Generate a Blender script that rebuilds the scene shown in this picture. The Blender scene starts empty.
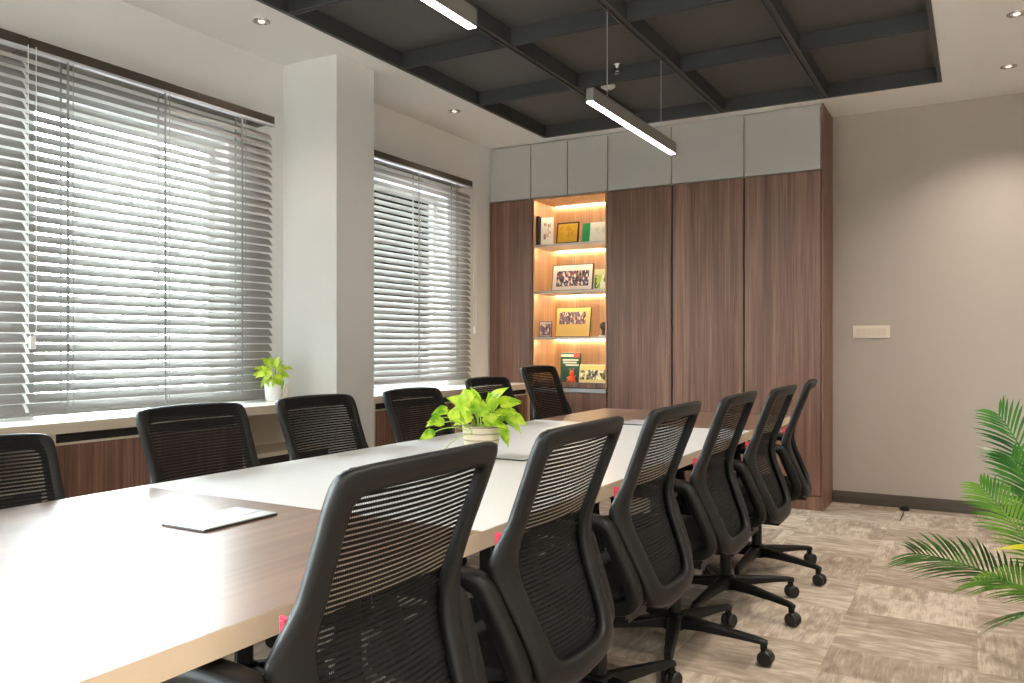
import bpy, math, random
from mathutils import Vector, Matrix

sc = bpy.context.scene
PI = math.pi

# ------------------------------------------------------------------ camera, world, exposure
cam_d = bpy.data.cameras.new('camera')
cam = bpy.data.objects.new('camera', cam_d)
sc.collection.objects.link(cam)
cam.location = (0, 0, 1.17)
cam.rotation_euler = (PI / 2, 0, 0.51779)
cam_d.sensor_width = 36
cam_d.lens = 817.5 / 1024 * 36
cam_d.shift_y = 4.18 / 1024
cam_d.clip_start = 0.02
sc.camera = cam

world = bpy.data.worlds.new('overcast_sky')
sc.world = world
world.use_nodes = True
wbg = world.node_tree.nodes['Background']
wbg.inputs[0].default_value = (0.89, 0.955, 1.0, 1)
wbg.inputs[1].default_value = 20.0

sc.view_settings.view_transform = 'Standard'
sc.view_settings.look = 'None'
sc.view_settings.gamma = 1
sc.view_settings.use_curve_mapping = False
sc.view_settings.exposure = 1.42
sc.cycles.use_denoising = True
sc.cycles.max_bounces = 10
sc.cycles.diffuse_bounces = 6
sc.cycles.transparent_max_bounces = 24
sc.cycles.sample_clamp_indirect = 6.0
sc.cycles.caustics_reflective = False
sc.cycles.caustics_refractive = False

ZC = 2.885          # ceiling
XW = -3.70          # window wall
YW = 6.527          # far wall
YC = 6.094          # cupboard fronts
XR = 1.35           # right wall
YB = -3.0           # wall behind


def portal(y0, y1, z0, z1):
    d = bpy.data.lights.new('window_portal', 'AREA')
    d.shape = 'RECTANGLE'
    d.size = z1 - z0
    d.size_y = y1 - y0
    d.cycles.is_portal = True
    o = bpy.data.objects.new('window_portal', d)
    o.location = (XW - 0.22, (y0 + y1) / 2, (z0 + z1) / 2)
    o.rotation_euler = (0, -PI / 2, 0)
    sc.collection.objects.link(o)


WIN = [(-2.7, -0.25, 0.30, 2.62), (0.30, 1.93, 0.86, 2.33), (2.14, 3.24, 0.86, 2.33), (4.12, 5.45, 0.86, 2.36)]  # first opening: unseen bare window, added to brighten ceiling and pillar
for w in WIN:
    portal(*w)


def spot(x, y, power=30, size=126, col=(1.0, 0.89, 0.78)):
    d = bpy.data.lights.new('downlight_beam', 'SPOT')
    d.energy = power
    d.color = col
    d.spot_size = math.radians(size)
    d.spot_blend = 0.8
    d.shadow_soft_size = 0.035
    o = bpy.data.objects.new('downlight_beam', d)
    o.location = (x, y, ZC - 0.012)
    sc.collection.objects.link(o)


SPOTS_R = [(0.165, y) for y in (5.87, 4.937, 4.0, 3.06, 2.12, 1.18, 0.2, -0.8)]
SPOTS_L = [(-3.31, y) for y in (4.96, 3.09, 1.22)]
for s in SPOTS_R:
    spot(*s)
for s in SPOTS_L:
    spot(*s, power=7, col=(1.0, 0.84, 0.70), size=110)

# ------------------------------------------------------------------ materials


def lin(c):
    return tuple((v / 255 / 12.92) if v / 255 <= 0.04045 else ((v / 255 + 0.055) / 1.055) ** 2.4 for v in c) + (1,)


def new_mat(name):
    m = bpy.data.materials.new(name)
    m.use_nodes = True
    nt = m.node_tree
    return m, nt, nt.nodes['Principled BSDF']


def plain(name, rgb, rough=0.5, metal=0.0, spec=0.5, noise=0.0, scale=30.0, bump=0.0):
    m, nt, b = new_mat(name)
    b.inputs['Roughness'].default_value = rough
    b.inputs['Metallic'].default_value = metal
    b.inputs['Specular IOR Level'].default_value = spec
    c = lin(rgb)
    tc = nt.nodes.new('ShaderNodeTexCoord')
    n = nt.nodes.new('ShaderNodeTexNoise')
    n.inputs['Scale'].default_value = scale
    n.inputs['Detail'].default_value = 4
    nt.links.new(tc.outputs['Object'], n.inputs['Vector'])
    mx = nt.nodes.new('ShaderNodeMix')
    mx.data_type = 'RGBA'
    mx.inputs[6].default_value = tuple(v * (1 - noise) for v in c[:3]) + (1,)
    mx.inputs[7].default_value = tuple(min(1, v * (1 + noise)) for v in c[:3]) + (1,)
    nt.links.new(n.outputs['Fac'], mx.inputs[0])
    nt.links.new(mx.outputs[2], b.inputs['Base Color'])
    if bump:
        bp = nt.nodes.new('ShaderNodeBump')
        bp.inputs['Strength'].default_value = bump
        bp.inputs['Distance'].default_value = 0.002
        nt.links.new(n.outputs['Fac'], bp.inputs['Height'])
        nt.links.new(bp.outputs[0], b.inputs['Normal'])
    return m


def glow(name, rgb, strength):
    m, nt, b = new_mat(name)
    b.inputs['Base Color'].default_value = (0.8, 0.8, 0.8, 1)
    b.inputs['Emission Color'].default_value = lin(rgb)
    b.inputs['Emission Strength'].default_value = strength
    return m


def wood(name, dark, mid, light, axis='Z', rough=0.4, dens=1.0, spec=0.5, coat=0.0):
    m, nt, b = new_mat(name)
    b.inputs['Coat Weight'].default_value = coat
    b.inputs['Coat Roughness'].default_value = 0.3
    N, L = nt.nodes, nt.links
    tc = N.new('ShaderNodeTexCoord')
    oi = N.new('ShaderNodeObjectInfo')
    mp = N.new('ShaderNodeMapping')
    s = {'X': (0.6, 1, 1), 'Y': (1, 0.6, 1), 'Z': (1, 1, 0.6)}[axis]
    fine = [90 * dens if v == 1 else 1.6 for v in s]
    mp.inputs['Scale'].default_value = fine
    add = N.new('ShaderNodeVectorMath')
    add.operation = 'ADD'
    mul = N.new('ShaderNodeMath')
    mul.operation = 'MULTIPLY'
    mul.inputs[1].default_value = 37.0
    L.new(oi.outputs['Random'], mul.inputs[0])
    L.new(tc.outputs['Object'], add.inputs[0])
    L.new(mul.outputs[0], add.inputs[1])
    L.new(add.outputs[0], mp.inputs['Vector'])
    n1 = N.new('ShaderNodeTexNoise')
    n1.inputs['Scale'].default_value = 1
    n1.inputs['Detail'].default_value = 5
    n1.inputs['Roughness'].default_value = 0.65
    L.new(mp.outputs[0], n1.inputs['Vector'])
    mp2 = N.new('ShaderNodeMapping')
    mp2.inputs['Scale'].default_value = [14 * dens if v == 1 else 0.45 for v in s]
    L.new(add.outputs[0], mp2.inputs['Vector'])
    n2 = N.new('ShaderNodeTexNoise')
    n2.inputs['Scale'].default_value = 1
    n2.inputs['Detail'].default_value = 3
    L.new(mp2.outputs[0], n2.inputs['Vector'])
    mx = N.new('ShaderNodeMath')
    mx.operation = 'MULTIPLY_ADD'
    mx.inputs[1].default_value = 0.55
    half = N.new('ShaderNodeMath')
    half.operation = 'MULTIPLY'
    half.inputs[1].default_value = 0.45
    L.new(n2.outputs['Fac'], half.inputs[0])
    L.new(n1.outputs['Fac'], mx.inputs[0])
    L.new(half.outputs[0], mx.inputs[2])
    cr = N.new('ShaderNodeValToRGB')
    e = cr.color_ramp.elements
    e[0].position = 0.33
    e[0].color = lin(dark)
    e[1].position = 0.68
    e[1].color = lin(light)
    k = cr.color_ramp.elements.new(0.5)
    k.color = lin(mid)
    L.new(mx.outputs[0], cr.inputs[0])
    L.new(cr.outputs[0], b.inputs['Base Color'])
    b.inputs['Roughness'].default_value = rough
    b.inputs['Specular IOR Level'].default_value = spec
    return m


def carpet():
    m, nt, b = new_mat('carpet_tiles')
    N, L = nt.nodes, nt.links
    tc = N.new('ShaderNodeTexCoord')

    def mth(op, a, b_=None, c=None):
        n = N.new('ShaderNodeMath')
        n.operation = op
        for i, v in enumerate((a, b_, c)):
            if v is None:
                continue
            if isinstance(v, (int, float)):
                n.inputs[i].default_value = v
            else:
                L.new(v, n.inputs[i])
        return n.outputs[0]
    sep = N.new('ShaderNodeSeparateXYZ')
    L.new(tc.outputs['Object'], sep.inputs[0])
    T = 0.5
    fx = mth('FLOOR', mth('DIVIDE', sep.outputs[0], T))
    fy = mth('FLOOR', mth('DIVIDE', mth('ADD', sep.outputs[1], 0.13), T))
    par = mth('PINGPONG', mth('ADD', fx, fy), 1.0)
    cb = N.new('ShaderNodeCombineXYZ')
    L.new(fx, cb.inputs[0])
    L.new(fy, cb.inputs[1])
    wn = N.new('ShaderNodeTexWhiteNoise')
    wn.noise_dimensions = '2D'
    L.new(cb.outputs[0], wn.inputs['Vector'])
    # sub blocks inside the tiles, long along the tile's own direction

    def directed(sx, sy, kind, detail=3.0):
        outs = []
        for sw in (False, True):
            mp = N.new('ShaderNodeMapping')
            mp.inputs['Scale'].default_value = (sy, sx, 1) if sw else (sx, sy, 1)
            off = N.new('ShaderNodeVectorMath')
            off.operation = 'MULTIPLY_ADD'
            off.inputs[1].default_value = (7.3, 5.1, 0)
            L.new(wn.outputs['Color'], off.inputs[0])
            L.new(tc.outputs['Object'], off.inputs[2])
            L.new(off.outputs[0], mp.inputs['Vector'])
            if kind == 'noise':
                t = N.new('ShaderNodeTexNoise')
                t.inputs['Scale'].default_value = 1
                t.inputs['Detail'].default_value = detail
                L.new(mp.outputs[0], t.inputs['Vector'])
                outs.append(t.outputs['Fac'])
            else:
                fl = N.new('ShaderNodeVectorMath')
                fl.operation = 'FLOOR'
                L.new(mp.outputs[0], fl.inputs[0])
                t = N.new('ShaderNodeTexWhiteNoise')
                t.noise_dimensions = '2D'
                L.new(fl.outputs[0], t.inputs['Vector'])
                outs.append(t.outputs['Value'])
        mx = N.new('ShaderNodeMix')
        L.new(par, mx.inputs[0])
        L.new(outs[0], mx.inputs[2])
        L.new(outs[1], mx.inputs[3])
        return mx.outputs[0]
    streak = directed(9, 130, 'noise', 4)
    blocks = directed(2.6, 6.5, 'cells')
    blotch = directed(9, 26, 'noise', 5)
    n3 = N.new('ShaderNodeTexNoise')
    n3.inputs['Scale'].default_value = 420
    L.new(tc.outputs['Object'], n3.inputs['Vector'])
    v = mth('MULTIPLY', streak, 0.36)
    v = mth('MULTIPLY_ADD', blocks, 0.13, v)
    v = mth('MULTIPLY_ADD', blotch, 0.55, v)
    v = mth('MULTIPLY_ADD', wn.outputs['Value'], 0.08, v)
    v = mth('MULTIPLY_ADD', n3.outputs['Fac'], 0.10, v)
    cr = N.new('ShaderNodeValToRGB')
    e = cr.color_ramp.elements
    e[0].position = 0.36
    e[0].color = lin((124, 110, 98))
    e[1].position = 0.76
    e[1].color = lin((200, 187, 171))
    k = cr.color_ramp.elements.new(0.58)
    k.color = lin((162, 147, 132))
    L.new(v, cr.inputs[0])
    L.new(cr.outputs[0], b.inputs['Base Color'])
    b.inputs['Roughness'].default_value = 0.95
    b.inputs['Specular IOR Level'].default_value = 0.15
    bp = N.new('ShaderNodeBump')
    bp.inputs['Strength'].default_value = 0.3
    bp.inputs['Distance'].default_value = 0.003
    L.new(v, bp.inputs['Height'])
    L.new(bp.outputs[0], b.inputs['Normal'])
    return m


def striped_mesh():
    """woven chair mesh: opaque cross threads with open gaps between"""
    m, nt, b = new_mat('chair_mesh_weave')
    N, L = nt.nodes, nt.links
    b.inputs['Base Color'].default_value = lin((19, 19, 19))
    b.inputs['Roughness'].default_value = 0.8
    b.inputs['Specular IOR Level'].default_value = 0.2
    tc = N.new('ShaderNodeTexCoord')
    sep = N.new('ShaderNodeSeparateXYZ')
    L.new(tc.outputs['Object'], sep.inputs[0])

    def band(sock, pitch, duty):
        a = N.new('ShaderNodeMath')
        a.operation = 'DIVIDE'
        a.inputs[1].default_value = pitch
        L.new(sock, a.inputs[0])
        f = N.new('ShaderNodeMath')
        f.operation = 'FRACT'
        L.new(a.outputs[0], f.inputs[0])
        g = N.new('ShaderNodeMath')
        g.operation = 'LESS_THAN'
        g.inputs[1].default_value = duty
        L.new(f.outputs[0], g.inputs[0])
        return g.outputs[0]
    h = band(sep.outputs[2], 0.0098, 0.66)
    v = band(sep.outputs[0], 0.0036, 0.5)
    mx = N.new('ShaderNodeMath')
    mx.operation = 'MAXIMUM'
    L.new(h, mx.inputs[0])
    L.new(v, mx.inputs[1])
    L.new(mx.outputs[0], b.inputs['Alpha'])
    return m


def window_glass():
    m, nt, b = new_mat('window_glass')
    N, L = nt.nodes, nt.links
    out = N['Material Output']
    tr = N.new('ShaderNodeBsdfTransparent')
    tr.inputs[0].default_value = (0.93, 0.96, 0.95, 1)
    gl = N.new('ShaderNodeBsdfGlossy')
    gl.inputs['Roughness'].default_value = 0.02
    fr = N.new('ShaderNodeFresnel')
    fr.inputs[0].default_value = 1.35
    mx = N.new('ShaderNodeMixShader')
    L.new(fr.outputs[0], mx.inputs[0])
    L.new(tr.outputs[0], mx.inputs[1])
    L.new(gl.outputs[0], mx.inputs[2])
    L.new(mx.outputs[0], out.inputs[0])
    return m


def leaf_mat(name, c0, c1, scale, transl=0.35, rough=0.4):
    m, nt, b = new_mat(name)
    N, L = nt.nodes, nt.links
    tc = N.new('ShaderNodeTexCoord')
    n = N.new('ShaderNodeTexNoise')
    n.inputs['Scale'].default_value = scale
    n.inputs['Detail'].default_value = 3
    L.new(tc.outputs['Object'], n.inputs['Vector'])
    cr = N.new('ShaderNodeValToRGB')
    e = cr.color_ramp.elements
    e[0].position = 0.36
    e[0].color = lin(c0)
    e[1].position = 0.64
    e[1].color = lin(c1)
    L.new(n.outputs['Fac'], cr.inputs[0])
    L.new(cr.outputs[0], b.inputs['Base Color'])
    b.inputs['Roughness'].default_value = rough
    t = N.new('ShaderNodeBsdfTranslucent')
    L.new(cr.outputs[0], t.inputs[0])
    mx = N.new('ShaderNodeMixShader')
    mx.inputs[0].default_value = transl
    L.new(b.outputs[0], mx.inputs[1])
    L.new(t.outputs[0], mx.inputs[2])
    L.new(mx.outputs[0], N['Material Output'].inputs[0])
    return m


def banded(name, c0, c1, axis, pitch, distort=2.0):
    m, nt, b = new_mat(name)
    N, L = nt.nodes, nt.links
    tc = N.new('ShaderNodeTexCoord')
    w = N.new('ShaderNodeTexWave')
    w.wave_type = 'BANDS'
    w.bands_direction = axis
    w.inputs['Scale'].default_value = 2 * PI / 20 / pitch
    w.inputs['Distortion'].default_value = distort
    w.inputs['Detail'].default_value = 2
    w.inputs['Detail Scale'].default_value = 2
    L.new(tc.outputs['Object'], w.inputs['Vector'])
    cr = N.new('ShaderNodeValToRGB')
    e = cr.color_ramp.elements
    e[0].position = 0.0
    e[0].color = lin(c1)
    e[1].position = 0.22
    e[1].color = lin(c0)
    L.new(w.outputs['Fac'], cr.inputs[0])
    L.new(cr.outputs[0], b.inputs['Base Color'])
    b.inputs['Roughness'].default_value = 0.7
    return m


M = {}
M['wall_white'] = plain('painted_white_wall', (228, 227, 225), 0.85, noise=0.015, scale=6)
M['wall_greige'] = plain('greige_wall_paint', (186, 176, 166), 0.85, noise=0.02, scale=8)
M['ceiling'] = plain('white_ceiling_paint', (242, 241, 240), 0.9, noise=0.01, scale=5)
M['tray'] = plain('charcoal_tray_panel', (84, 84, 82), 0.6, noise=0.06, scale=3)
M['rib'] = plain('charcoal_metal_rib', (66, 68, 70), 0.5, noise=0.03, scale=9)
M['carpet'] = carpet()
M['skirting'] = wood('grey_wood_skirting', (66, 58, 50), (84, 76, 67), (104, 96, 86), 'X', 0.6)
M['walnut'] = wood('walnut_laminate', (82, 56, 46), (122, 88, 72), (162, 126, 108), 'Z', 0.42)
M['walnut_niche'] = wood('oak_niche_laminate', (158, 122, 88), (186, 148, 110), (208, 172, 134), 'Z', 0.5)
M['table_wood'] = wood('table_walnut', (88, 62, 48), (118, 88, 70), (142, 110, 90), 'Y', 0.36, 0.5, 0.6, 0.35)
M['table_white'] = plain('table_white_laminate', (206, 204, 202), 0.34, noise=0.01, scale=4)
M['table_edge'] = plain('table_beige_edge', (196, 176, 152), 0.5, noise=0.04, scale=12)
M['gloss_white'] = plain('white_lacquer', (196, 193, 188), 0.25, noise=0.01, scale=4)
M['seam'] = plain('dark_shadow_gap', (36, 28, 24), 0.9)
M['ledge_white'] = plain('white_ledge_laminate', (232, 230, 226), 0.4, noise=0.01, scale=4)
M['beige'] = plain('beige_laminate', (206, 192, 174), 0.6, noise=0.02, scale=9)
M['dark_grille'] = plain('dark_grille', (42, 36, 31), 0.7)
M['black_plastic'] = plain('black_plastic', (15, 15, 15), 0.45, spec=0.3, noise=0.1, scale=60)
M['frame_plastic'] = plain('charcoal_frame_plastic', (15, 14, 14), 0.45, spec=0.3, noise=0.08, scale=40)
M['fabric'] = plain('black_seat_fabric', (26, 26, 27), 0.9, noise=0.25, scale=300)
M['mesh'] = striped_mesh()
M['rubber'] = plain('caster_rubber', (20, 20, 20), 0.4)
M['red'] = plain('red_tag_cloth', (190, 20, 52), 0.6, noise=0.15, scale=40)
M['slat'] = plain('grey_blind_slat', (147, 145, 142), 0.45, noise=0.02, scale=10)
M['rail'] = plain('brown_headrail', (86, 78, 70), 0.35, 0.3, noise=0.04, scale=12)
M['rail_light'] = plain('pale_rail_lip', (196, 196, 200), 0.4)
M['tape'] = plain('grey_ladder_tape', (150, 150, 148), 0.8, noise=0.05, scale=90)
M['cord'] = plain('white_cord', (232, 232, 232), 0.6)
M['alu'] = plain('aluminium', (190, 190, 192), 0.35, 0.9, noise=0.02, scale=20)
M['chrome'] = plain('chrome', (215, 215, 215), 0.15, 1.0)
M['plate'] = plain('brushed_silver_lid', (196, 196, 198), 0.4, 0.45, noise=0.03, scale=50)
M['plate_edge'] = plain('dark_lid_edge', (70, 66, 64), 0.4, 0.5)
M['glass'] = window_glass()
M['lamp_body'] = plain('grey_lamp_housing', (132, 128, 124), 0.4, 0.2)
M['lamp_glow'] = glow('lamp_diffuser_glow', (255, 240, 224), 12)
M['led'] = glow('warm_led_strip', (255, 226, 184), 18)
M['spot_glow'] = glow('downlight_bulb', (255, 226, 190), 0.8)
M['shelf'] = plain('pale_shelf', (205, 198, 190), 0.5)
M['pot_white'] = plain('white_ceramic', (240, 238, 234), 0.3)
M['pot_stone'] = banded('stone_banded_ceramic', (214, 200, 178), (150, 132, 108), 'Z', 0.024, 0.8)
M['soil'] = plain('potting_soil', (52, 38, 28), 0.95, noise=0.4, scale=80)
M['pothos'] = leaf_mat('pothos_leaf', (92, 150, 20), (190, 216, 58), 30, 0.4)
M['pothos_lime'] = leaf_mat('lime_pothos_leaf', (160, 205, 40), (222, 232, 90), 30, 0.4)
M['stem'] = plain('green_stem', (150, 178, 70), 0.5)
M['palm'] = leaf_mat('palm_leaf', (28, 80, 30), (84, 140, 56), 9, 0.2, 0.35)
M['palm_light'] = leaf_mat('light_palm_leaf', (70, 130, 40), (128, 172, 66), 9, 0.25, 0.35)
M['palm_yellow'] = leaf_mat('yellow_palm_leaf', (190, 180, 30), (214, 196, 40), 9, 0.25, 0.4)
M['planter'] = plain('grey_planter', (120, 116, 110), 0.6, noise=0.05, scale=20)
M['switch'] = plain('ivory_switch', (232, 220, 202), 0.4)
M['switch_key'] = plain('ivory_switch_key', (222, 208, 188), 0.35)

# ------------------------------------------------------------------ mesh helpers


class MB:
    def __init__(self):
        self.v, self.f, self.mi = [], [], []

    def add(self, vs, fs, mi=0):
        b = len(self.v)
        self.v += [tuple(p) for p in vs]
        self.f += [tuple(b + i for i in f) for f in fs]
        self.mi += [mi] * len(fs)
        return self

    def box(self, x0, x1, y0, y1, z0, z1, mi=0, mat=None):
        vs = [(x, y, z) for z in (z0, z1) for y in (y0, y1) for x in (x0, x1)]
        if mat is not None:
            vs = [mat @ Vector(p) for p in vs]
        return self.add(vs, [(0, 2, 3, 1), (4, 5, 7, 6), (0, 1, 5, 4), (2, 6, 7, 3), (0, 4, 6, 2), (1, 3, 7, 5)], mi)

    def lathe(self, prof, c=(0, 0, 0), n=24, mat=None, mi=0, cap=True):
        vs, fs = [], []
        for r, z in prof:
            for k in range(n):
                a = 2 * PI * k / n
                p = Vector((r * math.cos(a), r * math.sin(a), z))
                if mat is not None:
                    p = mat @ p
                vs.append(p + Vector(c))
        for i in range(len(prof) - 1):
            for k in range(n):
                k2 = (k + 1) % n
                fs.append((i * n + k, i * n + k2, (i + 1) * n + k2, (i + 1) * n + k))
        if cap:
            fs.append(tuple(reversed(range(n))))
            fs.append(tuple((len(prof) - 1) * n + k for k in range(n)))
        return self.add(vs, fs, mi)

    def tube(self, pts, r, n=8, mi=0, taper=None):
        pts = [Vector(p) for p in pts]
        vs, fs = [], []
        up = None
        for i, p in enumerate(pts):
            t = (pts[min(i + 1, len(pts) - 1)] - pts[max(i - 1, 0)]).normalized()
            if up is None:
                up = Vector((0, 0, 1)) if abs(t.z) < 0.9 else Vector((1, 0, 0))
            s = t.cross(up)
            if s.length < 1e-6:
                s = t.orthogonal()
            s.normalize()
            up = s.cross(t).normalized()
            rr = r if taper is None else r * (1 + (taper - 1) * i / (len(pts) - 1))
            for k in range(n):
                a = 2 * PI * k / n
                vs.append(p + (s * math.cos(a) + up * math.sin(a)) * rr)
        for i in range(len(pts) - 1):
            for k in range(n):
                k2 = (k + 1) % n
                fs.append((i * n + k, i * n + k2, (i + 1) * n + k2, (i + 1) * n + k))
        fs.append(tuple(reversed(range(n))))
        fs.append(tuple((len(pts) - 1) * n + k for k in range(n)))
        return self.add(vs, fs, mi)

    def loft(self, rings, closed_path=False, caps=True, mi=0):
        n = len(rings[0])
        vs = [p for r in rings for p in r]
        fs = []
        m = len(rings)
        for i in range(m if closed_path else m - 1):
            j = (i + 1) % m
            for k in range(n):
                k2 = (k + 1) % n
                fs.append((i * n + k, i * n + k2, j * n + k2, j * n + k))
        if caps and not closed_path:
            fs.append(tuple(reversed(range(n))))
            fs.append(tuple((m - 1) * n + k for k in range(n)))
        return self.add(vs, fs, mi)

    def build(self, name, mat, parent=None, loc=(0, 0, 0), smooth=False, bevel=0.0, seg=2):
        me = bpy.data.meshes.new(name)
        me.from_pydata(self.v, [], self.f)
        mats = mat if isinstance(mat, (list, tuple)) else [mat]
        for q in mats:
            me.materials.append(M[q])
        for p, i in zip(me.polygons, self.mi):
            p.material_index = i
            p.use_smooth = smooth
        me.update()
        import bmesh
        bm = bmesh.new()
        bm.from_mesh(me)
        bmesh.ops.recalc_face_normals(bm, faces=bm.faces)
        bm.to_mesh(me)
        bm.free()
        o = bpy.data.objects.new(name, me)
        o.location = loc
        sc.collection.objects.link(o)
        if parent is not None:
            o.parent = parent
        if bevel:
            md = o.modifiers.new('edge_bevel', 'BEVEL')
            md.width = bevel
            md.segments = seg
            md.limit_method = 'ANGLE'
            if smooth:
                md.harden_normals = False
        return o


def thing(name, label, cat, loc=(0, 0, 0), rz=0.0, group=None):
    o = bpy.data.objects.new(name, None)
    o.empty_display_size = 0.1
    o.location = loc
    o.rotation_euler = (0, 0, rz)
    sc.collection.objects.link(o)
    return tag(o, label, cat, group)


def tag(o, label, cat, group=None):
    o['label'] = label
    o['category'] = cat
    if group:
        o['group'] = group
    return o


def structure(o):
    o['kind'] = 'structure'
    return o


def bx(x0, x1, y0, y1, z0, z1):
    return MB().box(x0, x1, y0, y1, z0, z1)


# ------------------------------------------------------------------ room shell
structure(bx(XW - 0.2, XR + 0.2, YB - 0.2, YW + 0.2, -0.1, 0).build('floor', 'carpet'))

TX0, TX1, TY0, TY1 = -3.10, -0.20, -0.75, 5.98
m = MB()
m.box(XW - 0.2, TX0, YB - 0.2, YW + 0.2, ZC, ZC + 0.2)
m.box(TX1, XR + 0.2, YB - 0.2, YW + 0.2, ZC, ZC + 0.2)
m.box(TX0, TX1, TY1, YW + 0.2, ZC, ZC + 0.2)
m.box(TX0, TX1, YB - 0.2, TY0, ZC, ZC + 0.2)
structure(m.build('ceiling', 'ceiling'))

m = bx(TX0, TX1, TY0, TY1, ZC + 0.085, ZC + 0.2)
m.box(TX0, TX0 + 0.025, TY0, TY1, ZC - 0.008, ZC + 0.085, 1)
m.box(TX1 - 0.025, TX1, TY0, TY1, ZC - 0.008, ZC + 0.085, 1)
m.box(TX0, TX1, TY1 - 0.025, TY1, ZC - 0.008, ZC + 0.085, 1)
m.box(TX0, TX1, TY0, TY0 + 0.025, ZC - 0.008, ZC + 0.085, 1)
RX = [-2.325, -1.625, -0.918]
RY = [4.945, 4.045, 3.10, 2.15, 1.20, 0.25]
for x in RX:
    m.box(x - 0.024, x + 0.024, TY0 + 0.025, TY1 - 0.025, ZC + 0.004, ZC + 0.085, 1)
    for s in (-1, 1):
        m.box(x + s * 0.019 - 0.006, x + s * 0.019 + 0.006, TY0 + 0.025, TY1 - 0.025, ZC - 0.008, ZC + 0.004, 1)
xs = [TX0 + 0.025] + RX + [TX1 - 0.025]
for y in RY:
    for i in range(4):
        a = xs[i] + (0.024 if i else 0)
        b = xs[i + 1] - (0.024 if i < 3 else 0)
        m.box(a, b, y - 0.018, y + 0.018, ZC + 0.004, ZC + 0.085, 1)
        for s in (-1, 1):
            m.box(a, b, y + s * 0.014 - 0.005, y + s * 0.014 + 0.005, ZC - 0.006, ZC + 0.004, 1)
o = structure(m.build('ceiling_tray', ['tray', 'rib']))
o['label'] = 'charcoal coffered tray recessed in the white ceiling'

# window wall: openings behind the blinds, plus the unseen one added for daylight
m = MB()
ys = [YB - 0.2] + [v for w in WIN for v in w[:2]] + [YW + 0.2]
for i in range(0, len(ys), 2):
    m.box(XW - 0.2, XW, ys[i], ys[i + 1], 0, ZC)
for y0, y1, z0, z1 in WIN:
    m.box(XW - 0.2, XW, y0, y1, 0, z0)
    m.box(XW - 0.2, XW, y0, y1, z1, ZC)
structure(m.build('wall_left', 'wall_white'))
structure(bx(XW, XR + 0.2, YW, YW + 0.2, 0, ZC).build('wall_back', 'wall_greige'))
structure(bx(XR, XR + 0.2, YB, YW, 0, ZC).build('wall_right', 'wall_greige'))
structure(bx(XW, XR + 0.2, YB - 0.2, YB, 0, ZC).build('wall_front', 'wall_white'))
structure(bx(XW, -3.272, 3.662, 4.005, 0, ZC).build('pillar', 'wall_white'))

structure(bx(-0.945, XR, YW - 0.014, YW, 0, 0.088).build('baseboard_back', 'skirting', bevel=0.003))
structure(bx(XR - 0.014, XR, YB, YW - 0.014, 0, 0.088).build('baseboard_right', 'skirting', bevel=0.003))

for i, (y0, y1, z0, z1) in enumerate(WIN):
    m = MB()
    X0, X1 = XW - 0.16, XW - 0.11
    f = 0.045
    m.box(X0, X1, y0, y1, z0, z0 + f)
    m.box(X0, X1, y0, y1, z1 - f, z1)
    m.box(X0, X1, y0, y0 + f, z0 + f, z1 - f)
    m.box(X0, X1, y1 - f, y1, z0 + f, z1 - f)
    ym = (y0 + y1) / 2
    w = structure(m.build('window_%d' % (i + 1), 'gloss_white'))  # lowest-numbered frame belongs to the unseen window added for extra daylight
    g = MB()
    g.box(XW - 0.138, XW - 0.132, y0 + f, y1 - f, z0 + f, z1 - f)
    g.build('pane', 'glass', w)

# ------------------------------------------------------------------ venetian blinds


def blind(y0, y1, ztop, zbot, tilt, tapes, label, cord=None, cut=0.0):
    XB = -3.58
    r = thing('venetian_blind', label, 'blind', (XB, (y0 + y1) / 2, zbot), 0, 'window blinds')
    oy, oz = (y0 + y1) / 2, zbot
    L = [0, 0]
    a, b = y0 - oy, y1 - oy
    H = ztop - zbot
    m = bx(-0.115, 0.03, a, b, H - 0.045, H)
    m.build('headrail', 'rail', r, bevel=0.004)
    m = bx(0.0, 0.034, a, b, H - 0.058, H - 0.0455)
    m.build('rail_lip', 'rail_light', r, bevel=0.003)
    # slats: one part, gently crowned, inner edge low
    m = MB()
    pitch = 0.0437
    n = int((H - 0.085) / pitch)
    for i in range(n):
        z = 0.035 + i * pitch
        prof = []
        for q in range(5):
            u = (q / 4 - 0.5) * 0.05
            crown = 0.0035 * (1 - (u / 0.025) ** 2)
            t = tilt
            prof.append((u * math.cos(t) + crown * math.sin(t), z - u * math.sin(t) + crown * math.cos(t)))
        vs = []
        for (px, pz) in prof:
            vs.append((px, a + 0.006, pz))
            vs.append((px, b - 0.006, pz))
        m.add(vs, [(2 * q, 2 * q + 1, 2 * q + 3, 2 * q + 2) for q in range(4)])
    o = m.build('slats', 'slat', r, smooth=True)
    m = bx(-0.022, 0.022, a + 0.004, b - 0.004, 0.0, 0.016)
    m.build('bottom_rail', 'slat', r, bevel=0.004)
    for yt in tapes:
        for dx in (0.027, -0.027):
            y = yt - oy
            bx(dx - 0.0008, dx + 0.0008, y - 0.0055, y + 0.0055, 0.010, H - 0.046).build('ladder_tape', 'tape', r)
        bx(0.0275, 0.0295, yt - oy + 0.022, yt - oy + 0.025, 0.012, H - 0.046).build('lift_cord', 'tape', r)
    if cord:
        yc, zc = cord
        y, z = yc - oy, zc - oz
        m = MB()
        for s in (-1, 1):
            m.tube([(0.045, y + s * 0.017, H - 0.04), (0.045, y + s * 0.017, z + 0.05), (0.045, y + s * 0.006, z + 0.02)], 0.0022, 6)
        c = m.build('cord_loop', 'cord', r)
        m = bx(0.036, 0.054, y - 0.013, y + 0.013, z - 0.035, z + 0.02)
        m.build('cord_weight', 'cord', c, bevel=0.004)
    return r


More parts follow.
